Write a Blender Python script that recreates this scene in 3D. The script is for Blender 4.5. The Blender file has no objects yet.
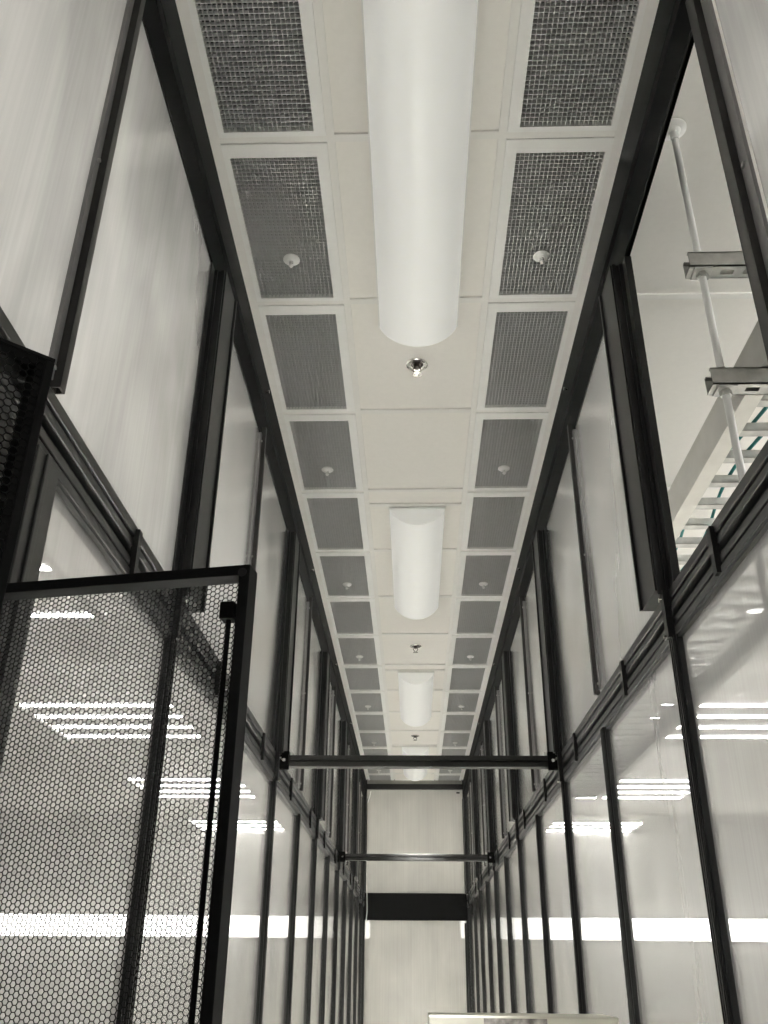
import bpy, bmesh, math, random
from mathutils import Matrix, Vector
random.seed(4)
S = 1.853          # metres from the camera up to the aisle ceiling
CZ = 1.65          # camera height above the floor
scene = bpy.context.scene
COL = scene.collection

# ------------------------------------------------------------------ camera, world, exposure
def calibrate(vy, vz):
    a = Vector((vy[0]-384, vy[1]-512)); b = Vector((vz[0]-384, vz[1]-512))
    f = math.sqrt(-(a.dot(b)))
    F = Vector((a.x, -a.y, -f)).normalized()
    U = Vector((b.x, -b.y, -f)).normalized()
    U = (U - F*U.dot(F)).normalized()
    R = F.cross(U)
    return f, Matrix((R, F, U))
FPX, CAMROT = calibrate((414, 975), (400, -1235))
cam_data = bpy.data.cameras.new('camera')
cam_data.sensor_fit = 'VERTICAL'; cam_data.sensor_height = 24.0
cam_data.lens = FPX/1024*24.0
cam_data.clip_start = 0.02
cam = bpy.data.objects.new('camera', cam_data); COL.objects.link(cam)
cam.matrix_world = Matrix.Translation((0, 0, CZ)) @ CAMROT.to_4x4()
scene.camera = cam

world = bpy.data.worlds.new('hall_light'); scene.world = world
world.use_nodes = True
bg = world.node_tree.nodes['Background']
bg.inputs['Color'].default_value = (1.0, 0.99, 0.965, 1); bg.inputs['Strength'].default_value = 0.3
FIXTURE_POWER = 74.0
LAMP_POWER = 0.12
FILL_POWER = 72.0  # for the fill light added under each dome lamp
vs = scene.view_settings
vs.view_transform = 'Standard'; vs.look = 'None'; vs.exposure = 0.85; vs.gamma = 1.0
vs.use_curve_mapping = False
scene.cycles.max_bounces = 10; scene.cycles.diffuse_bounces = 6
scene.cycles.transparent_max_bounces = 24; scene.cycles.glossy_bounces = 6
scene.cycles.caustics_reflective = False; scene.cycles.caustics_refractive = False
scene.cycles.use_denoising = True

# ------------------------------------------------------------------ materials
def new_mat(name):
    m = bpy.data.materials.new(name); m.use_nodes = True
    return m, m.node_tree.nodes, m.node_tree.links
def plain(name, col, rough=0.5, metal=0.0, var=0.06, vscale=30.0, spec=0.5, bump=0.0, emit=0.0, emitcol=None, stretch=(1,1,1)):
    m, N, L = new_mat(name)
    p = N['Principled BSDF']
    p.inputs['Roughness'].default_value = rough; p.inputs['Metallic'].default_value = metal
    p.inputs['Specular IOR Level'].default_value = spec
    tc = N.new('ShaderNodeTexCoord'); mp = N.new('ShaderNodeMapping'); mp.inputs['Scale'].default_value = stretch
    nz = N.new('ShaderNodeTexNoise'); nz.inputs['Scale'].default_value = vscale; nz.inputs['Detail'].default_value = 3
    L.new(tc.outputs['Object'], mp.inputs['Vector']); L.new(mp.outputs['Vector'], nz.inputs['Vector'])
    cr = N.new('ShaderNodeValToRGB')
    cr.color_ramp.elements[0].position = 0.3; cr.color_ramp.elements[1].position = 0.7
    cr.color_ramp.elements[0].color = tuple(max(0, c*(1-var)) for c in col)+(1,)
    cr.color_ramp.elements[1].color = tuple(min(1, c*(1+var)) for c in col)+(1,)
    L.new(nz.outputs['Fac'], cr.inputs['Fac']); L.new(cr.outputs['Color'], p.inputs['Base Color'])
    if bump:
        b = N.new('ShaderNodeBump'); b.inputs['Strength'].default_value = bump; b.inputs['Distance'].default_value = 0.002
        L.new(nz.outputs['Fac'], b.inputs['Height']); L.new(b.outputs['Normal'], p.inputs['Normal'])
    if emit:
        p.inputs['Emission Color'].default_value = (emitcol or (1, 1, 1))+(1,)
        p.inputs['Emission Strength'].default_value = emit
    return m
def sheet(name, col, clear, rough, aniso, gloss, wave=0.02, trans=0.6, light_blotch=0.12):
    """milky fluted plastic sheet: part clear, part milky, with a glossy fluted face"""
    m, N, L = new_mat(name)
    N.remove(N['Principled BSDF']); out = N['Material Output']
    tc = N.new('ShaderNodeTexCoord')
    mp = N.new('ShaderNodeMapping'); mp.inputs['Scale'].default_value = (40, 40, 0.5)
    L.new(tc.outputs['Object'], mp.inputs['Vector'])
    nz = N.new('ShaderNodeTexNoise'); nz.inputs['Scale'].default_value = 3; nz.inputs['Detail'].default_value = 2
    L.new(mp.outputs['Vector'], nz.inputs['Vector'])
    cr = N.new('ShaderNodeValToRGB')
    cr.color_ramp.elements[0].position = 0.3; cr.color_ramp.elements[1].position = 0.7
    cr.color_ramp.elements[0].color = tuple(c*0.95 for c in col)+(1,)
    cr.color_ramp.elements[1].color = tuple(min(1, c*1.04) for c in col)+(1,)
    L.new(nz.outputs['Fac'], cr.inputs['Fac'])
    n3 = N.new('ShaderNodeTexNoise'); n3.inputs['Scale'].default_value = 2.6; n3.inputs['Detail'].default_value = 2.5; n3.inputs['Distortion'].default_value = 0.6  # blotchy glow of the hall lights, painted into the sheet colour as noise
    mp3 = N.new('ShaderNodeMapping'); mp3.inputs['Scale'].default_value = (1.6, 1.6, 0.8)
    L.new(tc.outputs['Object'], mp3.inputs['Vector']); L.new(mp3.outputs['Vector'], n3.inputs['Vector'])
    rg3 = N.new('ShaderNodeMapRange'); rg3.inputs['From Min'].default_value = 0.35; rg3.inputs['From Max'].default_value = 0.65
    rg3.inputs['To Min'].default_value = 1.0-light_blotch; rg3.inputs['To Max'].default_value = 1.0
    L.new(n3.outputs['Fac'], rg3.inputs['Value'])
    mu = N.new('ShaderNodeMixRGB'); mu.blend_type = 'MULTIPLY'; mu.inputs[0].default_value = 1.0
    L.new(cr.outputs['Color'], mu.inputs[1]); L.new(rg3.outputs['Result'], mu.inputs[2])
    df = N.new('ShaderNodeBsdfDiffuse'); tl = N.new('ShaderNodeBsdfTranslucent')
    L.new(mu.outputs['Color'], df.inputs['Color']); L.new(mu.outputs['Color'], tl.inputs['Color'])
    m1 = N.new('ShaderNodeMixShader'); m1.inputs[0].default_value = trans
    L.new(df.outputs[0], m1.inputs[1]); L.new(tl.outputs[0], m1.inputs[2])
    tr = N.new('ShaderNodeBsdfTransparent'); tr.inputs['Color'].default_value = (0.97, 0.97, 0.95, 1)
    m2 = N.new('ShaderNodeMixShader'); m2.inputs[0].default_value = clear
    L.new(m1.outputs[0], m2.inputs[1]); L.new(tr.outputs[0], m2.inputs[2])
    gl = N.new('ShaderNodeBsdfAnisotropic')
    gl.inputs['Roughness'].default_value = rough; gl.inputs['Anisotropy'].default_value = aniso
    tg = N.new('ShaderNodeTangent'); tg.direction_type = 'RADIAL'; tg.axis = 'Z'
    L.new(tg.outputs[0], gl.inputs['Tangent'])
    n2 = N.new('ShaderNodeTexNoise'); n2.inputs['Scale'].default_value = 2.2; n2.inputs['Detail'].default_value = 1
    L.new(tc.outputs['Object'], n2.inputs['Vector'])
    bp = N.new('ShaderNodeBump'); bp.inputs['Strength'].default_value = 0.5; bp.inputs['Distance'].default_value = wave
    L.new(n2.outputs['Fac'], bp.inputs['Height']); L.new(bp.outputs['Normal'], gl.inputs['Normal'])
    fr = N.new('ShaderNodeFresnel')
    ge = N.new('ShaderNodeNewGeometry'); mr = N.new('ShaderNodeMapRange')
    mr.inputs['To Min'].default_value = 1.5; mr.inputs['To Max'].default_value = 1/1.5
    L.new(ge.outputs['Backfacing'], mr.inputs['Value']); L.new(mr.outputs['Result'], fr.inputs['IOR'])
    mm = N.new('ShaderNodeMath'); mm.operation = 'MULTIPLY'; mm.inputs[1].default_value = gloss; mm.use_clamp = True
    L.new(fr.outputs[0], mm.inputs[0])
    m3 = N.new('ShaderNodeMixShader')
    L.new(mm.outputs[0], m3.inputs[0]); L.new(m2.outputs[0], m3.inputs[1]); L.new(gl.outputs[0], m3.inputs[2])
    L.new(m3.outputs[0], out.inputs['Surface'])
    return m
def clear_skin(name):
    m, N, L = new_mat(name)
    N.remove(N['Principled BSDF']); out = N['Material Output']
    tr = N.new('ShaderNodeBsdfTransparent'); gl = N.new('ShaderNodeBsdfAnisotropic'); gl.inputs['Roughness'].default_value = 0.1
    tc = N.new('ShaderNodeTexCoord'); nz = N.new('ShaderNodeTexNoise'); nz.inputs['Scale'].default_value = 8
    L.new(tc.outputs['Object'], nz.inputs['Vector'])
    mr = N.new('ShaderNodeMapRange'); mr.inputs['To Min'].default_value = 0.03; mr.inputs['To Max'].default_value = 0.06
    L.new(nz.outputs['Fac'], mr.inputs['Value'])
    mx = N.new('ShaderNodeMixShader'); L.new(mr.outputs['Result'], mx.inputs[0]); L.new(tr.outputs[0], mx.inputs[1]); L.new(gl.outputs[0], mx.inputs[2])
    L.new(mx.outputs[0], out.inputs['Surface'])
    return m
def emitter(name, col, power):
    m, N, L = new_mat(name)
    p = N['Principled BSDF']; p.inputs['Base Color'].default_value = (0.9, 0.9, 0.9, 1)
    p.inputs['Emission Color'].default_value = col+(1,); p.inputs['Emission Strength'].default_value = power
    return m
M = dict(
    black=plain('black_powder_coat', (0.012, 0.012, 0.0115), 0.45, var=0.15, vscale=300, spec=0.28),
    rail=plain('black_extrusion', (0.020, 0.020, 0.019), 0.45, var=0.1, vscale=80, spec=0.45),
    beam=plain('dark_grey_beam_paint', (0.030, 0.030, 0.028), 0.7, var=0.1, vscale=80, spec=0.25),
    blackflat=plain('black_matt_steel', (0.006, 0.006, 0.006), 0.6, var=0.15, vscale=200, spec=0.05),
    mesh=plain('black_perforated_steel', (0.012, 0.012, 0.012), 0.55, var=0.1, vscale=100, spec=0.1),
    rackblack=plain('rack_black', (0.01, 0.01, 0.01), 0.55, var=0.1),
    tile=plain('ceiling_board', (0.90, 0.88, 0.83), 0.9, var=0.012, vscale=60, bump=0.15, spec=0.2),
    tee=plain('white_painted_steel', (0.86, 0.85, 0.81), 0.5, var=0.015, vscale=40),
    frame=plain('grille_frame_paint', (0.90, 0.90, 0.87), 0.45, var=0.015, vscale=40),
    egg=plain('eggcrate_grey', (0.56, 0.56, 0.55), 0.5, var=0.03, vscale=40),
    plenum=plain('plenum_dark', (0.10, 0.10, 0.10), 0.9, var=0.1),
    lampbase=plain('lamp_tray_white', (0.85, 0.85, 0.82), 0.5, var=0.01),
    white=plain('white_plastic', (0.93, 0.93, 0.90), 0.35, var=0.01),
    cream=plain('cream_carton', (0.72, 0.70, 0.60), 0.6, var=0.03, vscale=20),
    print_=plain('grey_speckle_print', (0.30, 0.28, 0.26), 0.6, var=0.7, vscale=45),
    chrome=plain('chrome', (0.75, 0.74, 0.70), 0.15, 1.0, var=0.02),
    darkmetal=plain('dark_bronze', (0.08, 0.07, 0.06), 0.35, 0.7, var=0.1),
    zinc=plain('galvanised_steel', (0.50, 0.50, 0.48), 0.38, 0.9, var=0.18, vscale=25),
    bronze=plain('dark_grey_anodised', (0.034, 0.032, 0.030), 0.5, var=0.1, vscale=60),
    strip=plain('grey_edge_strip', (0.22, 0.215, 0.215), 0.4, var=0.08, vscale=30),
    alu=plain('aluminium', (0.66, 0.65, 0.61), 0.42, 0.7, var=0.06, vscale=14),
    teal=plain('teal_cable', (0.02, 0.24, 0.23), 0.5, var=0.1),
    floor=plain('floor_tile_pale', (0.72, 0.71, 0.67), 0.35, var=0.05, vscale=3),
    hallwall=plain('hall_wall_paint', (0.72, 0.71, 0.68), 0.85, var=0.02, vscale=4),
    upper=sheet('milky_sheet_upper', (0.94, 0.93, 0.905), 0.08, 0.24, 0.5, 2.4, trans=0.62, light_blotch=0.32),
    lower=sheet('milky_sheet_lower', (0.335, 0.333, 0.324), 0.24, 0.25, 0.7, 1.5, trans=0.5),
    endsheet=sheet('milky_sheet_end', (0.50, 0.49, 0.45), 0.04, 0.2, 0.6, 2.4, trans=0.25),
    clear=clear_skin('clear_outer_skin'),
    tube=emitter('fluorescent_tube', (1.0, 0.99, 0.96), FIXTURE_POWER),
    band=emitter('added_band_glow', (1.0, 0.98, 0.94), 12.0),  # glow of the bars added for the band on the lower panels
    diffuser=plain('lamp_diffuser', (0.88, 0.89, 0.86), 0.28, var=0.01, emit=LAMP_POWER, emitcol=(1.0, 0.99, 0.95)),
)

# ------------------------------------------------------------------ helpers
def empty(name, loc=(0, 0, 0), rz=0.0, parent=None):
    o = bpy.data.objects.new(name, None); COL.objects.link(o)
    o.location = loc; o.rotation_euler = (0, 0, rz); o.parent = parent
    o.empty_display_size = 0.1
    return o
def tag(o, label=None, cat=None, group=None, kind=None):
    if label: o['label'] = label
    if cat: o['category'] = cat
    if group: o['group'] = group
    if kind: o['kind'] = kind
    return o
class MB:
    """collects shapes into one mesh"""
    def __init__(s): s.v = []; s.f = []
    def box(s, x0, x1, y0, y1, z0, z1):
        if x0 > x1: x0, x1 = x1, x0
        if y0 > y1: y0, y1 = y1, y0
        if z0 > z1: z0, z1 = z1, z0
        n = len(s.v)
        s.v += [(x0,y0,z0),(x1,y0,z0),(x1,y1,z0),(x0,y1,z0),(x0,y0,z1),(x1,y0,z1),(x1,y1,z1),(x0,y1,z1)]
        s.f += [tuple(n+i for i in q) for q in ((0,3,2,1),(4,5,6,7),(0,1,5,4),(1,2,6,5),(2,3,7,6),(3,0,4,7))]
        return s
    def bar(s, a, b, r, n=10, r2=None):
        a = Vector(a); b = Vector(b); d = (b-a).normalized()
        u = d.orthogonal().normalized(); w = d.cross(u); r2 = r if r2 is None else r2
        k = len(s.v)
        for p, rr in ((a, r), (b, r2)):
            for i in range(n):
                t = 2*math.pi*i/n; s.v.append(tuple(p + u*math.cos(t)*rr + w*math.sin(t)*rr))
        for i in range(n):
            j = (i+1) % n; s.f.append((k+i, k+j, k+n+j, k+n+i))
        s.f.append(tuple(k+i for i in reversed(range(n)))); s.f.append(tuple(k+n+i for i in range(n)))
        return s
    def tube(s, pts, r, n=8):
        for a, b in zip(pts[:-1], pts[1:]): s.bar(a, b, r, n)
        return s
    def lathe(s, prof, n=24, c=(0, 0, 0)):
        """prof: list of (radius, z)"""
        k = len(s.v); m = len(prof)
        for r, z in prof:
            for i in range(n):
                t = 2*math.pi*i/n; s.v.append((c[0]+r*math.cos(t), c[1]+r*math.sin(t), c[2]+z))
        for a in range(m-1):
            for i in range(n):
                j = (i+1) % n
                s.f.append((k+a*n+i, k+a*n+j, k+(a+1)*n+j, k+(a+1)*n+i))
        s.f.append(tuple(k+i for i in reversed(range(n)))); s.f.append(tuple(k+(m-1)*n+i for i in range(n)))
        return s
    def mesh(s, name, mat):
        me = bpy.data.meshes.new(name); me.from_pydata(s.v, [], s.f)
        bm = bmesh.new(); bm.from_mesh(me); bmesh.ops.recalc_face_normals(bm, faces=bm.faces); bm.to_mesh(me); bm.free()
        me.materials.append(M[mat]); return me
    def build(s, name, mat, parent=None, smooth=False, bevel=0.0, loc=None):
        me = s.mesh(name, mat)
        if smooth: me.polygons.foreach_set('use_smooth', [True]*len(me.polygons))
        o = bpy.data.objects.new(name, me); COL.objects.link(o); o.parent = parent
        if loc is not None: o.location = loc
        if bevel:
            b = o.modifiers.new('bevel', 'BEVEL'); b.width = bevel; b.segments = 2; b.limit_method = 'ANGLE'
        if smooth:
            try: o.data.set_sharp_from_angle(angle=math.radians(40))
            except Exception: pass
        return o
def share(name, me, parent, loc=(0, 0, 0), rz=0.0):
    o = bpy.data.objects.new(name, me); COL.objects.link(o); o.parent = parent
    o.location = loc; o.rotation_euler = (0, 0, rz); return o
ORD = ['first', 'second', 'third', 'fourth', 'fifth', 'sixth', 'seventh', 'eighth', 'ninth', 'tenth', 'eleventh', 'twelfth', 'thirteenth', 'fourteenth', 'fifteenth', 'sixteenth', 'seventeenth', 'eighteenth']
Z = lambda k: CZ + k*S                      # height from the ratio to ceiling height
XC = 0.0103*S; HW = 0.2788*S                # middle and half width of the aisle
YEND = 5.30*S
YBACK = -1.1*S
PITCH = 0.411*S                             # 30 inch rack pitch
ROW = 0.3305*S                               # 24 inch ceiling tile
CEIL = Z(1.0)

# ------------------------------------------------------------------ floor, hall shell
tag(MB().box(-6.2, 6.2, -5, 13, -0.1, 0).build('floor', 'floor'), kind='structure')
HX = 5.6
tag(MB().box(-HX, HX, 12.4, 12.6, 0, CEIL+0.3).build('wall_hall_far', 'hallwall'), kind='structure')

# hall ceiling outside the aisle: grid of square boards on white tees
def hall_ceiling(s, nm):
    root = tag(empty(nm, (XC, 0, 0)), kind='structure')
    tile_me = MB().box(0.012, ROW-0.012, 0.012, 2*ROW-0.012, CEIL+0.006, CEIL+0.02).mesh('ceiling_tile', 'tile')
    bar = MB()
    x_in = HW+0.05
    y0 = 0.842*S - 7*ROW
    for r in range(13):
        bar.box(s*x_in, s*HX, y0+2*r*ROW-0.012, y0+2*r*ROW+0.012, CEIL, CEIL+0.03)
    for c in range(9):
        bar.box(s*(x_in+c*ROW-0.012), s*(x_in+c*ROW+0.012), y0, y0+24*ROW, CEIL+0.001, CEIL+0.03)
    bar.build('ceiling_tee_grid', 'tee', root)
    MB().box(s*x_in, s*HX, y0, 12.5, CEIL+0.031, CEIL+0.06).build('ceiling_slab', 'tile', root)
    for r in range(12):
        for c in range(8):
            x = x_in+c*ROW
            share('ceiling_tile', tile_me, root, (x if s > 0 else -x-ROW, y0+2*r*ROW, 0))
    return root
hall_ceiling(1, 'ceiling_hall_right'); hall_ceiling(-1, 'ceiling_hall_left')

# ------------------------------------------------------------------ aisle ceiling
ceil_root = tag(empty('ceiling', (XC, 0, 0)), kind='structure')
T_IN, T_OUT = 0.1095*S, 0.1205*S
E_IN, E_OUT = 0.1365*S, 0.2565*S
F_OUT = 0.265*S
R0 = -5
rows = []
y = 0.842*S + (R0)*ROW
while y < YEND-0.05:
    rows.append((y, y+ROW)); y += ROW
for s in (-1, 1):
    MB().box(s*T_IN, s*T_OUT, rows[0][0], YEND, CEIL-0.003, CEIL+0.004).build('main_tee', 'tee', ceil_root)
    MB().box(s*F_OUT, s*HW, rows[0][0], YEND, CEIL-0.003, CEIL+0.004).build('edge_angle', 'tee', ceil_root)
ct = MB().box(-T_IN, T_IN, -0.011, 0.011, CEIL-0.002, CEIL+0.004).mesh('cross_tee', 'tee')
cts = MB().box(T_OUT, F_OUT, -0.011, 0.011, CEIL-0.002, CEIL+0.004).mesh('cross_tee_side', 'tee')
tile_me = MB().box(-T_IN-0.006, T_IN+0.006, 0.002, ROW-0.002, CEIL+0.0042, CEIL+0.02).mesh('ceiling_tile', 'tile')
for i, (a, b) in enumerate(rows):
    share('cross_tee', ct, ceil_root, (0, a, 0))
    share('cross_tee', cts, ceil_root, (0, a, 0)); o = share('cross_tee', cts, ceil_root, (0, a, 0)); o.scale.x = -1
    share('ceiling_tile', tile_me, ceil_root, (0, a, 0))
MB().box(-HW, HW, rows[0][0], YEND, CEIL+0.12, CEIL+0.15).build('plenum_deck', 'plenum', ceil_root)
for s in (-1, 1):
    MB().box(s*T_IN, s*(T_IN+0.004), rows[0][0], YEND, CEIL+0.03, CEIL+0.12).build('plenum_side', 'plenum', ceil_root)
    MB().box(s*(HW-0.004), s*HW, rows[0][0], YEND, CEIL+0.03, CEIL+0.12).build('plenum_side', 'plenum', ceil_root)

# return grilles
gx0, gx1 = T_OUT+0.0005, F_OUT-0.0005
GY0, GY1 = 0.0112, ROW-0.0112
ey0, ey1 = 0.0285*S, ROW-0.0138*S
fr = MB()
fr.box(gx0, E_IN, GY0, GY1, CEIL-0.006, CEIL+0.02); fr.box(E_OUT, gx1, GY0, GY1, CEIL-0.006, CEIL+0.02)
fr.box(E_IN, E_OUT, GY0, ey0, CEIL-0.006, CEIL+0.02); fr.box(E_IN, E_OUT, ey1, GY1, CEIL-0.006, CEIL+0.02)
fr_me = fr.mesh('grille_frame', 'frame')
eg = MB()
nx, ny = 20, 42
for k in range(1, nx):
    x = E_IN+(E_OUT-E_IN)*k/nx; eg.box(x-0.0007, x+0.0007, ey0, ey1, CEIL-0.002, CEIL+0.009)
for k in range(1, ny):
    yy = ey0+(ey1-ey0)*k/ny; eg.box(E_IN, E_OUT, yy-0.0007, yy+0.0007, CEIL-0.002, CEIL+0.009)
eg_me = eg.mesh('eggcrate_core', 'egg')
vis = 0
side_tile = MB().box(T_OUT-0.004, F_OUT+0.004, 0.002, ROW-0.002, CEIL+0.0042, CEIL+0.02).mesh('ceiling_tile', 'tile')
for i, (a, b) in enumerate(rows):
    if b < 0.62*S or b-a < ROW*0.6:
        for s in (-1, 1):
            o = share('ceiling_tile', side_tile, ceil_root, (0, a, 0)); o.scale.x = s
        continue
    for s, side in ((-1, 'left'), (1, 'right')):
        g = empty('return_grille', (XC, a, 0))
        tag(g, f'{ORD[vis]} eggcrate ceiling grille from the camera in the {side} row', 'vent', f'eggcrate grilles along the {side} of the aisle ceiling')
        for nm, me in (('grille_frame', fr_me), ('eggcrate_core', eg_me)):
            o = share(nm, me, g); o.scale.x = s
    vis += 1

# dome lamps
def dome_lamp(y0, L, label):
    root = tag(empty('dome_lamp', (XC+0.004*S, y0, CEIL-0.003)), label, 'ceiling lamp', 'wraparound dome lamps along the aisle ceiling')
    w, d = 0.066*S, 0.043*S
    tray = MB().box(-w-0.004, w+0.004, -0.004, L+0.004, -0.008, 0).build('lamp_tray', 'lampbase', root)
    n = 24
    prof = [(w*math.cos(math.pi*i/n), -0.008-d*abs(math.sin(math.pi*i/n))**1.4) for i in range(n+1)]
    m = MB()
    ys = [0.004, L-0.004]
    for yy in ys: m.v += [(x, yy, z) for x, z in prof]
    for i in range(n): m.f.append((i, i+1, n+1+i+1, n+1+i))
    m.f.append((n, 0, n+1, 2*n+1))
    m.build('diffuser', 'diffuser', root, smooth=True)
    for yy in (0.0, L-0.004):
        e = MB(); k = 1.012
        for q in (yy, yy+0.004): e.v += [(x*k, q, -0.008+(z+0.008)*k) for x, z in prof]
        for i in range(n): e.f.append((i, i+1, n+1+i+1, n+1+i))
        e.f.append(tuple(range(n+1))); e.f.append(tuple(range(2*n+1, n, -1))); e.f.append((n, 0, n+1, 2*n+1))
        e.build('end_cap', 'diffuser', root)
    ld = bpy.data.lights.new('floor_bounce_fill', 'AREA'); ld.energy = FILL_POWER; ld.color = (1.0, 0.99, 0.965)   # added narrow light, bounced off the floor to brighten the ceiling
    ld.shape = 'RECTANGLE'; ld.size = 0.14; ld.size_y = L*0.9; ld.spread = math.radians(22)
    lo = bpy.data.objects.new('floor_bounce_fill', ld); COL.objects.link(lo); lo.parent = root; lo.location = (0, L/2, -0.014-d)
LAMPS = [0.593, 1.915, 3.232, 4.45]
lamp_lab = ['long white dome lamp nearest the camera on the aisle ceiling', 'second white dome lamp, between the first two sprinklers',
            'third white dome lamp, in front of the far crossbeams', 'furthest white dome lamp, just above the end wall']
for k, l in zip(LAMPS, lamp_lab):
    dome_lamp(k*S, 0.64*S, l)
    share('cross_tee', ct, ceil_root, (0, k*S-0.018, -0.0005))

# sprinklers in the middle row
def sprinkler(yk, label):
    root = tag(empty('sprinkler_head', (XC+0.004, yk*S, CEIL+0.005)), label, 'sprinkler', 'sprinklers in the middle of the aisle ceiling')
    MB().lathe([(0.024, 0), (0.036, 0), (0.037, -0.004), (0.033, -0.006), (0.026, -0.003)], 28).build('escutcheon', 'chrome', root, smooth=True)
    MB().lathe([(0.024, -0.001), (0.02, -0.004), (0.012, -0.004), (0.012, -0.016), (0.009, -0.018)], 20).build('body', 'darkmetal', root, smooth=True)
    f = MB()
    for s in (-1, 1):
        f.tube([(s*0.009, 0, -0.012), (s*0.015, 0, -0.024), (s*0.004, 0, -0.04)], 0.0025)
    f.build('frame_arms', 'darkmetal', root)
    d = MB().lathe([(0.004, -0.036), (0.016, -0.042), (0.016, -0.0435), (0.003, -0.045)], 20).build('deflector', 'chrome', root)
sprinkler(1.352, 'round chrome sprinkler head just beyond the nearest dome lamp')
sprinkler(2.95, 'small dark sprinkler head between the second and third dome lamps')
sprinkler(4.25, 'small dark sprinkler head between the third and furthest dome lamps')

# white nozzles hanging under every other grille
k = 0
for i, (a, b) in enumerate(rows):
    if (i - (-R0)) % 2 or a < 0.6*S or b-a < ROW*0.6: continue
    for s, side in ((-1, 'left'), (1, 'right')):
        root = empty('ceiling_nozzle', (XC+s*0.1955*S, a+0.69*ROW, CEIL-0.002))
        tag(root, f'white round nozzle on the {side} grille row, {ORD[k]} from the camera', 'nozzle', 'white nozzles under the grilles')
        MB().lathe([(0.006, 0.01), (0.024, 0.0), (0.0245, -0.003), (0.019, -0.008), (0.008, -0.011)], 24).build('disc', 'white', root, smooth=True)
        MB().lathe([(0.006, -0.010), (0.006, -0.022), (0.0075, -0.024), (0.004, -0.029)], 14).build('tip', 'white', root, smooth=True)
    k += 1

# ------------------------------------------------------------------ side walls
def panel(name, mat, parent, xi, xo, y0, y1, z0, z1, axis='x'):
    """twin-wall sheet: the inner skin (first) carries the milky face, the other skins are clear"""
    if axis == 'x': c = [(x, y, z) for x in (xi, xo) for y, z in ((y0, z0), (y1, z0), (y1, z1), (y0, z1))]
    else: c = [(y, x, z) for x in (xi, xo) for y, z in ((y0, z0), (y1, z0), (y1, z1), (y0, z1))]
    me = bpy.data.meshes.new(name)
    me.from_pydata(c, [], [(0, 1, 2, 3), (7, 6, 5, 4), (0, 4, 5, 1), (1, 5, 6, 2), (2, 6, 7, 3), (3, 7, 4, 0)])
    bm = bmesh.new(); bm.from_mesh(me); bmesh.ops.recalc_face_normals(bm, faces=bm.faces); bm.to_mesh(me); bm.free()
    me.materials.append(M[mat]); me.materials.append(M['clear'])
    for p in list(me.polygons)[1:]: p.material_index = 1
    o = bpy.data.objects.new(name, me); COL.objects.link(o); o.parent = parent
    return o
BT, BB = 0.3855, 0.3315       # beam top and bottom
HB = 0.862                  # header bottom
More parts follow.
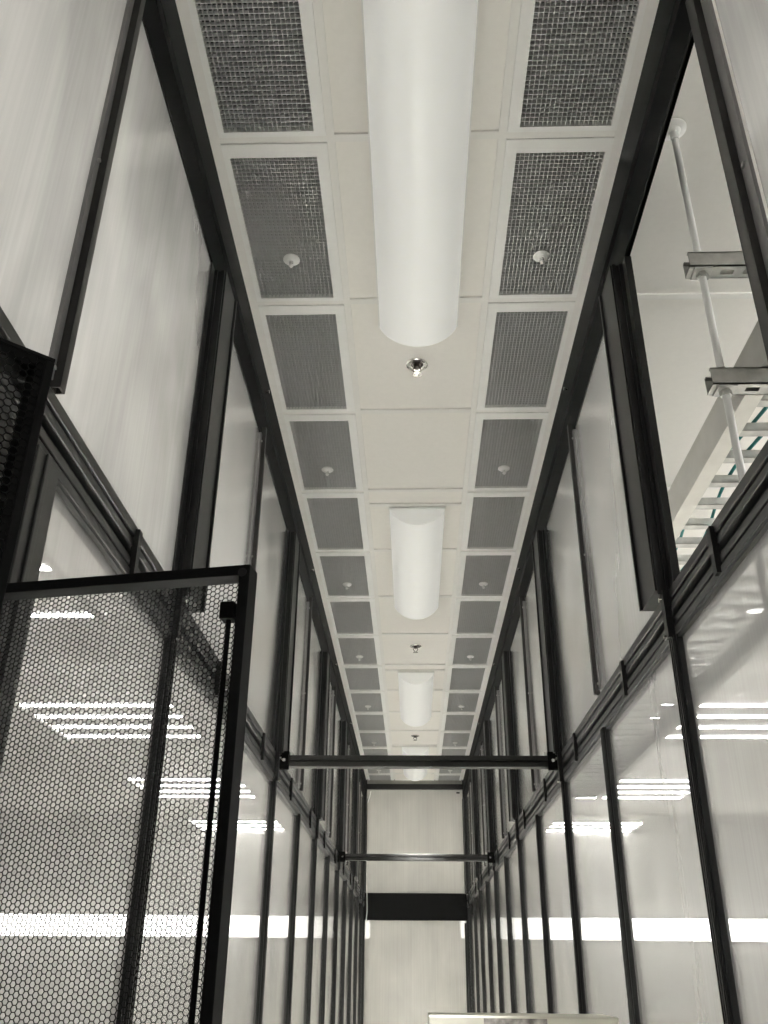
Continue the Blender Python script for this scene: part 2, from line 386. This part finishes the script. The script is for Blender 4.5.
def side_wall(s, nm):
    root = tag(empty(nm, (XC, 0, 0)), kind='structure')
    def X(d): return s*(HW+d)       # d > 0 outwards
    def bx(mb, d0, d1, y0, y1, z0, z1): return mb.box(X(d0), X(d1), y0, y1, z0, z1)
    # header along the ceiling
    m = MB(); bx(m, 0, 0.014, YBACK, YEND, Z(0.935), Z(1.0)+0.03); bx(m, -0.006, 0.014, YBACK, YEND, Z(0.928), Z(0.936))
    m.build('header_upper', 'blackflat', root, bevel=0.001)
    m = MB(); bx(m, 0.004, 0.014, YBACK, YEND, Z(HB), Z(0.928)); bx(m, 0.0, 0.014, YBACK, YEND, Z(HB), Z(HB)+0.008)
    m.build('header_lower', 'blackflat', root, bevel=0.001)
    # middle beam: four rails with a deep groove
    rails = [(BT-0.011, BT, -0.004), (BT-0.0225, BT-0.0145, -0.002), (BB+0.0125, BB+0.0205, -0.002), (BB, BB+0.009, -0.004)]
    core = MB(); bx(core, 0.013, 0.03, YBACK, YEND, Z(BB), Z(BT)); core.build('beam_core', 'rackblack', root)
    for z0, z1, d in rails:
        m = MB(); bx(m, d, 0.014, YBACK, YEND, Z(z0), Z(z1)); m.build('beam_rail', 'rail', root, bevel=0.0015)
    tie = MB(); bx(tie, -0.012, 0.0, -0.009, 0.009, Z(BB+0.002), Z(BT-0.004)); tie_me = tie.mesh('beam_tie', 'black')
    # lower mullions
    lm = MB(); bx(lm, -0.009, 0.014, 0.008, 0.04, 0, Z(BB))
    for q in (0.010, 0.022, 0.034): bx(lm, -0.0115, -0.009, q, q+0.004, 0, Z(BB))
    bx(lm, -0.004, 0.004, 0.004, 0.008, 0, Z(BB))
    lm_me = lm.mesh('lower_mullion', 'black')
    jp = MB(); bx(jp, -0.018, -0.004, 0.010, 0.032, Z(BB)-0.004, Z(BT)-0.002); jp_me = jp.mesh('joint_plate', 'black')
    scr = MB().bar((X(-0.025), 0.02, 0), (X(-0.02), 0.02, 0), 0.005, 10).mesh('screw', 'chrome')
    k0 = -4
    ym = [0.935*S + k*PITCH for k in range(k0, 12) if 0.935*S + k*PITCH < YEND-0.15]
    for yy in ym:
        if s < 0 and 0.12 < yy < 0.86: continue
        o = share('lower_mullion', lm_me, root, (0, yy, 0))
    for yy in ym:
        share('beam_tie', tie_me, root, (0, yy+0.62*PITCH, 0))
        if round((yy-0.935*S)/PITCH) % 2: continue
        p = share('joint_plate', jp_me, root, (0, yy, 0)); share('screw', scr, p, (0, 0, Z(BT)-0.022)); share('screw', scr, p, (0, 0, Z(BB)-0.002))
    # lower panels
    ends = ym + [YEND]
    starts = [YBACK-0.0] + ym
    for a, b in zip(ym, ym[1:]+[YEND]):
        a2, b2 = a+0.042, b-0.002
        if s < 0 and a2 < 0.86 and b2 > 0.2:
            if b2 > 0.86: a2 = 0.86
            elif a2 < 0.16: b2 = 0.16
            else: continue
        if b2-a2 < 0.03: continue
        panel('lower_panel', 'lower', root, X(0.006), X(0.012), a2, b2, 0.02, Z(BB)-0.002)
        m = MB(); bx(m, -0.003, 0.014, a2, b2, Z(BB)-0.008, Z(BB)-0.0005); m.build('panel_top_trim', 'black', root)
    if s < 0:      # wider corner post beside the rack
        m = MB(); bx(m, -0.012, 0.014, 0.535*S, 0.5765*S, 0, Z(BB)); bx(m, -0.016, -0.012, 0.548*S, 0.556*S, 0, Z(BB))
        m.build('corner_post', 'rail', root, bevel=0.003)
    # upper posts
    up = MB(); bx(up, -0.03, 0.014, 0, 0.12, Z(BT), Z(HB))
    for q in (-0.026, -0.008): bx(up, q, q+0.008, -0.005, 0, Z(BT)-0.01, Z(HB))
    bx(up, -0.036, -0.03, 0.112, 0.12, Z(BT), Z(HB))
    bx(up, 0.0, 0.016, -0.034, -0.006, Z(BT), Z(HB))
    up_me = up.mesh('upper_post', 'black')
    yp = [(0.945+0.822*k)*S for k in range(-2, 6)]
    yp = [q for q in yp if q < YEND-0.08]
    for yy in yp: share('upper_post', up_me, root, (0, yy, 0))
    # slim joint tubes half way, with bolts
    st = MB(); bx(st, -0.015, 0.0, 0, 0.0025, Z(BT)+0.003, Z(HB)+0.03); bx(st, -0.015, 0.0, 0.0155, 0.018, Z(BT)+0.003, Z(HB)+0.03)
    bx(st, -0.015, -0.012, 0, 0.018, Z(BT)+0.003, Z(HB)+0.03); bx(st, -0.003, 0.0, 0, 0.018, Z(BT)+0.003, Z(HB)+0.03)
    es = MB(); bx(es, -0.003, 0.003, -0.016, -0.0005, Z(BT)+0.014, Z(HB)); es_me = es.mesh('edge_strip', 'strip')
    st_me = st.mesh('joint_tube', 'bronze')
    bo = MB().bar((X(-0.007), -0.008, 0), (X(0.004), -0.008, 0), 0.0035, 10).mesh('bolt', 'zinc')
    hb = MB().bar((X(-0.016), 0, 0), (X(0.004), 0, 0), 0.006, 10).mesh('bolt_header', 'chrome')
    ys = [(0.545+0.822*k)*S for k in range(-1, 6) if (0.545+0.822*k)*S < YEND-0.1]
    for yy in ys:
        t = share('joint_tube', st_me, root, (0, yy, 0)); share('edge_strip', es_me, t)
        if s > 0 and abs(yy-0.545*S) < 0.01: t.location.y = yy+0.030*S-0.018; t.scale.y = 1.8
        for zz in (Z(BT)+0.03, Z(0.62), Z(HB)-0.03): share('bolt', bo, t, (0, 0, zz))
        share('header_bolt', hb, root, (0, yy, Z(0.955)))
    # upper panels
    marks = sorted([(q, 0) for q in yp]+[(q, 1) for q in ys])
    for (a, ta), (b, tb) in zip(marks, marks[1:]+[(YEND, 2)]):
        if s > 0 and ta == 1 and abs(a-0.545*S) < 0.01: continue       # the open bay
        a2 = a+0.122 if ta == 0 else a+0.003
        b2 = b-0.036 if tb == 0 else b+(0.001 if tb == 1 else -0.02)
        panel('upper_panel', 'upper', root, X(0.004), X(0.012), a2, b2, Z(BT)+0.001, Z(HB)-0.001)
    return root
WL = side_wall(-1, 'wall_left'); WR = side_wall(1, 'wall_right')

# ------------------------------------------------------------------ end wall
we = tag(empty('wall_end', (XC, YEND, 0)), kind='structure')
for s in (-1, 1):
    MB().box(s*(HW-0.012), s*(HW+0.06), 0, 0.06, 0, CEIL-0.008).build('end_post', 'black', we, bevel=0.002)
    MB().box(s*(HW-0.03), s*(HW-0.012), 0.01, 0.05, 0, Z(0.25)).build('door_jamb', 'black', we, bevel=0.002) if s > 0 else None
MB().box(-HW, HW, -0.01, 0.05, Z(0.944), Z(0.973)).build('top_bar', 'black', we, bevel=0.002)
MB().box(-HW, HW, 0.02, 0.05, Z(0.973), CEIL-0.007).build('top_infill', 'endsheet', we)
panel('upper_panel', 'endsheet', we, 0.03, 0.04, -HW+0.012, HW-0.012, Z(0.3955), Z(0.944), 'y')
MB().box(-HW, HW, -0.02, 0.06, Z(0.261), Z(0.3955)).build('header_beam', 'blackflat', we, bevel=0.003)
panel('lower_panel', 'endsheet', we, 0.03, 0.04, -HW+0.012, HW-0.012, 0.01, Z(0.261), 'y')
tag(MB().box(HW-0.075, HW-0.04, 0.026, 0.03, Z(0.924), Z(0.932)).build('small_label', 'blackflat', we), 'tiny black label')
# white cord
cd = [(-HW+0.055, -0.03, Z(0.93)), (-HW+0.045, -0.035, Z(0.90)), (-HW+0.02, -0.035, Z(0.86)), (-HW+0.016, -0.035, Z(0.80)), (-HW+0.02, -0.035, Z(0.6)), (-HW+0.03, -0.035, Z(0.38)), (-HW+0.034, -0.035, Z(0.3)), (-HW+0.02, -0.035, Z(0.22))]
tag(MB().tube([(x+XC, YEND+y, z) for x, y, z in cd], 0.004).build('white_cord', 'white'), 'thin white cord hanging down the left post of the end wall', 'cord')

# ------------------------------------------------------------------ crossbeams
def cross_beam(y, z, h, label, offs):
    root = tag(empty('cross_beam', (XC, y, z)), label, 'beam', 'black beams across the aisle')
    m = MB(); m.box(-HW+0.02, HW-0.02, 0, 0.04, 0, h*0.42); m.box(-HW+0.02, HW-0.02, 0, 0.04, h*0.58, h); m.box(-HW+0.02, HW-0.02, 0.012, 0.04, h*0.4, h*0.6)
    m.build('channel', 'beam', root, bevel=0.0015)
    for s in (-1, 1):
        p = MB().box(s*(HW-0.05), s*(HW+0.0), -0.012, 0.0, -0.012, h+0.012).build('end_bracket', 'blackflat', root, bevel=0.002)
        MB().bar((s*(HW-0.032), -0.018, h*0.5), (s*(HW-0.032), -0.010, h*0.5), 0.006, 10).build('bolt', 'chrome', p)
        MB().box(s*(HW-0.06), s*(HW-0.022), 0.0, 0.03, h, h+0.012).build('clamp', 'zinc', root)
cross_beam(1.785*S, Z(0.3605), 0.041, 'nearer black beam spanning the aisle between the side walls', 0)
cross_beam(3.40*S, Z(0.3605), 0.041, 'further black beam spanning the aisle in front of the end wall', 0)

# ------------------------------------------------------------------ server rack with open mesh doors
RX = XC-HW-0.002
RY0, RY1, RZ1 = 0.10*S, 0.455*S, Z(0.20)
rack = tag(empty('server_rack', (RX, RY0, 0)), 'black server rack at lower left with both mesh doors swung open', 'server rack')
RW = RY1-RY0
for yy in (0, RW-0.02):
    MB().box(-1.0, -0.002, yy, yy+0.02, 0, RZ1).build('side_panel', 'rackblack', rack, bevel=0.002)
MB().box(-1.0, -0.002, 0.021, RW-0.021, RZ1-0.03, RZ1).build('top_panel', 'rackblack', rack)
MB().box(-1.0, -0.002, 0.021, RW-0.021, 0.03, 0.07).build('base_panel', 'rackblack', rack)
MB().box(-1.0, -0.98, 0.021, RW-0.021, 0.07, RZ1-0.03).build('back_panel', 'rackblack', rack)
for yy in (0.06, RW-0.085):
    MB().box(-0.15, -0.12, yy, yy+0.025, 0.07, RZ1-0.03).build('mounting_rail', 'rackblack', rack)

DW = 0.194*S; DH = Z(0.1795)
def hex_sheet(w, z0, z1, pitch, hole, t):
    """perforated sheet, flat-topped hexagons in columns; x along width, y thickness"""
    v = []; f = []
    cx = pitch*0.8660254
    R = pitch/math.sqrt(3); r = hole/math.sqrt(3)
    nc = int(w/cx); nr = int((z1-z0)/pitch)
    idx = {}
    def vert(x, z, y):
        k = (round(x*2e5), round(z*2e5), y)
        if k not in idx:
            idx[k] = len(v); v.append((x, y, z))
        return idx[k]
    cs = [(math.cos(math.pi/3*i), math.sin(math.pi/3*i)) for i in range(6)]
    for c in range(nc):
        x = cx*(c+0.5)
        for q in range(nr):
            z = z0+pitch*(q+0.5+(0.5 if c % 2 else 0))
            if z+pitch/2 > z1+pitch*0.6: continue
            of = [vert(x+a*R, z+b*R, 0.0) for a, b in cs]; ob = [vert(x+a*R, z+b*R, t) for a, b in cs]
            k = len(v)
            for yy in (0.0, t): v.extend((x+a*r, yy, z+b*r) for a, b in cs)
            for i in range(6):
                j = (i+1) % 6
                f.append((of[i], of[j], k+j, k+i)); f.append((ob[j], ob[i], k+6+i, k+6+j)); f.append((k+i, k+j, k+6+j, k+6+i))
    me = bpy.data.meshes.new('mesh_sheet'); me.from_pydata(v, [], f); me.materials.append(M['mesh']); me.update()
    return me
ST = 0.010
mz0, mz1 = 0.95, DH-0.004
hex_me = hex_sheet(DW-0.011, mz0, mz1, 0.0049, 0.00425, 0.0008)
def rack_door(hinge, ang, label, rod, flip=1):
    """x from hinge to free edge, camera side towards -y"""
    fr = MB()
    fr.box(0, ST, -0.010, 0.010, 0.09, DH); fr.box(DW-ST, DW, -0.010, 0.010, 0.09, DH)
    fr.box(0, DW, 0.010, 0.0112, DH-0.003, DH); fr.box(DW-0.0055, DW, 0.010, 0.0112, mz0, DH-0.003); fr.box(0, 0.0055, 0.010, 0.0112, mz0, DH-0.003)
    fr.box(ST, DW-ST, -0.010, 0.010, DH-0.010, DH); fr.box(ST, DW-ST, -0.010, 0.010, 0.09, 0.11); fr.box(ST, DW-ST, -0.008, 0.008, mz0-0.02, mz0)
    d = fr.build('door', 'mesh', rack, bevel=0.0012)
    d.location = (hinge[0]-RX, hinge[1]-RY0, 0); d.rotation_euler = (0, 0, ang)
    tag(d, label); d.scale.y = flip
    share('mesh_sheet', hex_me, d, (0.0055, 0.0101, 0))
    MB().box(ST, DW-ST, 0.003, 0.006, 0.11, mz0-0.02).build('kick_panel', 'mesh', d)
    if rod:
        x = DW-ST-0.0075
        MB().bar((x, -0.006, 0.3), (x, -0.006, DH-0.045), 0.0024, 10).build('lock_rod', 'blackflat', d)
        MB().box(x-0.007, x+0.006, -0.013, 0.002, DH-0.052, DH-0.036).box(x+0.006, DW-ST, -0.008, -0.002, DH-0.050, DH-0.046).box(x+0.006, DW-ST, -0.008, -0.002, DH-0.041, DH-0.037).build('rod_guide', 'blackflat', d, bevel=0.001)
        MB().bar((DW-0.007, -0.0106, DH-0.0075), (DW-0.007, -0.0098, DH-0.0075), 0.0042, 16).build('pivot_hole', 'rackblack', d)
    for zz in (0.35, DH-0.25):
        MB().bar((0.0, 0, zz), (0.0, 0, zz+0.08), 0.007, 12).build('hinge', 'blackflat', d)
    return d
# the far leaf: free edge towards the aisle, almost square to it
p1 = Vector((-0.0785*S, 0.409*S)); dr = Vector((-0.985, 0.172)).normalized()
h1 = p1+dr*DW
rack_door(h1, math.atan2(-dr.y, -dr.x), 'hexagonal mesh leaf squarely across the lower left of the view', True)
p2 = Vector((-0.1205*S, 0.2415*S)); d2 = Vector((0.76, 0.65)).normalized()
h2 = p2-d2*DW
rack_door(h2, math.atan2(d2.y, d2.x), 'dark mesh leaf cut off by the left edge of the view', False, -1)
# blank panel above the rack and beside it
MB().box(-(HW-0.002), -(HW+0.012), 0.12, 0.96, RZ1+0.004, Z(BB)-0.004).build('blank_panel', 'black', WL)
MB().box(-(HW-0.002), -(HW+0.012), RY1+0.004, 0.975, 0.02, RZ1).build('blank_panel', 'black', WL)

# ------------------------------------------------------------------ carton at the bottom edge
BY = 1.33*S
cb = tag(empty('carton', (0, BY, 0)), 'cream white carton with speckled grey label at the bottom edge', 'box')
bx0, bx1 = 0.0191*S, 0.262*S
BZ = Z(-0.0445)
MB().box(bx0+0.006, bx1-0.006, 0.006, 0.22, 0, BZ-0.012).build('carton_body', 'cream', cb, bevel=0.003)
MB().box(bx0, bx1, 0.0, 0.226, BZ-0.03, BZ-0.004).build('lid', 'cream', cb, bevel=0.003)
MB().box(bx0+0.13, bx0+0.28, -0.003, -0.0005, BZ-0.20, BZ-0.008).build('label_print', 'print_', cb)

# ------------------------------------------------------------------ services outside the open bay
PX, PY = 0.350*S, 0.838*S
pipe = tag(empty('hanger_pipe', (PX, PY, 0)), 'white vertical hanger pipe seen through the open bay at upper right', 'pipe')
MB().bar((0, 0, Z(0.30)), (0, 0, CEIL-0.03), 0.0078, 16).build('pipe_shaft', 'white', pipe, smooth=True)
MB().lathe([(0.032, 0), (0.032, -0.004), (0.025, -0.008), (0.018, -0.009), (0.015, -0.014), (0.0105, -0.016), (0.0105, -0.04)], 28, (0, 0, CEIL)).build('ceiling_flange', 'frame', pipe, smooth=True)
def strut(zk, y, label):
    root = tag(empty('strut_channel', (PX, y, Z(zk))), label, 'strut', 'galvanised struts on the white hanger pipe')
    w = 0.0205; x0, x1 = -0.03, 1.0
    m = MB(); m.box(x0, x1, -w, -w+0.003, 0, 0.041); m.box(x0, x1, w-0.003, w, 0, 0.041)
    m.box(x0, x1, -w, -w+0.009, 0.038, 0.041); m.box(x0, x1, w-0.009, w, 0.038, 0.041)
    # slotted underside
    xs = x0
    m.box(x0, x1, -w, -0.007, 0, 0.003); m.box(x0, x1, 0.007, w, 0, 0.003)
    k = 0
    while xs < x1:
        m.box(xs, min(xs+0.022, x1), -0.007, 0.007, 0, 0.003); xs += 0.050
    m.build('channel', 'zinc', root)
    MB().box(-0.020, 0.020, -0.020, 0.020, -0.005, 0.0).build('square_washer', 'zinc', root, bevel=0.001)
    MB().bar((0, 0, -0.016), (0, 0, -0.005), 0.0125, 6).build('nut', 'zinc', root)
    MB().bar((0, 0, 0.041), (0, 0, 0.05), 0.0125, 6).build('top_nut', 'zinc', root)
strut(0.752, PY, 'upper galvanised strut channel clamped to the white hanger pipe')
strut(0.582, PY, 'lower galvanised strut channel carrying the ladder tray')
TX, TZ = 0.390*S, Z(0.582)+0.0415
tray = tag(empty('ladder_tray', (TX, 0.4*S, TZ)), 'aluminium ladder cable tray hung outside the open bay', 'cable tray')
TL, TW = 3.2*S, 0.33*S
for s0 in (0, 1):
    x = 0 if s0 == 0 else TW
    dx = 1 if s0 == 0 else -1
    m = MB(); m.box(x, x+dx*0.004, 0, TL, 0, 0.095); m.box(x+dx*0.0041, x+dx*0.04, 0, TL, 0, 0.004); m.box(x+dx*0.0041, x+dx*0.03, 0, TL, 0.091, 0.095)
    m.build('side_rail', 'alu', tray)
rg = MB(); rg.box(0.006, TW-0.006, 0, 0.026, 0.006, 0.010); rg.box(0.006, TW-0.006, 0, 0.003, 0.006, 0.028); rg.box(0.006, TW-0.006, 0.023, 0.026, 0.006, 0.028)
rg_me = rg.mesh('rung', 'zinc')
yy = 0.06
while yy < TL-0.05:
    share('rung', rg_me, tray, (0, yy, 0)); yy += 0.0665*S
lab = ['teal cable nearest the tray rail, lying on the ladder tray rungs', 'second teal cable from the tray rail on the ladder tray', 'third teal cable from the tray rail on the ladder tray', 'teal cable furthest from the tray rail on the ladder tray']
for i, x in enumerate((0.075, 0.135, 0.19, 0.27)):
    pts = []
    for j in range(90):
        q = j/89*TL
        pts.append((TX+x+0.022*math.sin(q*3.3+0.4*i)+0.014*math.sin(q*8.1+0.5*i), 0.4*S+q, TZ+0.034))
    tag(MB().tube(pts, 0.0045, 8).build('teal_cable', 'teal'), lab[i], 'cable', 'teal cables on the ladder tray')

# ------------------------------------------------------------------ hall lights
def troffer(x, y, lx, ly, n, label, grp):
    root = tag(empty('hall_troffer', (x, y, CEIL-0.004)), label, 'ceiling light', grp)
    fr = MB()
    for x in (-lx/2, lx/2-0.025): fr.box(x, x+0.025, -ly/2, ly/2, -0.17, -0.145)
    for x in (-lx/2+0.012, lx/2-0.012):
        for q in (-ly/2+0.02, ly/2-0.02): fr.bar((x, q, -0.15), (x, q, 0.004), 0.004, 6)
    fr.build('hanging_frame', 'frame', root)
    for k in range(n):
        q = -ly/2+ly*(k+0.5)/n
        MB().bar((-lx/2+0.026, q, -0.157), (lx/2-0.026, q, -0.157), 0.009, 10).build('tube', 'tube', root)
        MB().box(-lx/2+0.026, lx/2-0.026, q-0.03, q+0.03, -0.140, -0.136).build('tube_shield', 'plenum', root)  # dark plate added to keep tube light off the hall ceiling
i = 0
for k in range(-1, 4):
    for s, side in ((-1, 'left'), (1, 'right')):
        troffer(XC+s*1.22*S, (0.66+1.48*k)*S + 1.5*S - 0.0, 1.15, 1.25, 4, f'four-tube hall light beyond the {side} wall, {ORD[k+1]} from the camera end', f'hall lights beyond the {side} wall')
for s, side in ((-1, 'left'), (1, 'right')):  # glowing bars added to imitate the bright reflected band on the lower panels
    root = tag(empty('added_band_light', (XC+s*(HW+2.5), 12.31, CZ+0.0425*12.33)), f'long glowing bar added on the far hall wall beyond the {side} wall', 'added light bar')
    MB().box(-2.46, 2.46, 0.03, 0.07, -0.13, 0.13).build('housing', 'frame', root)
    MB().box(-2.45, 2.45, 0.0, 0.03, -0.12, 0.12).build('light_strip', 'band', root)
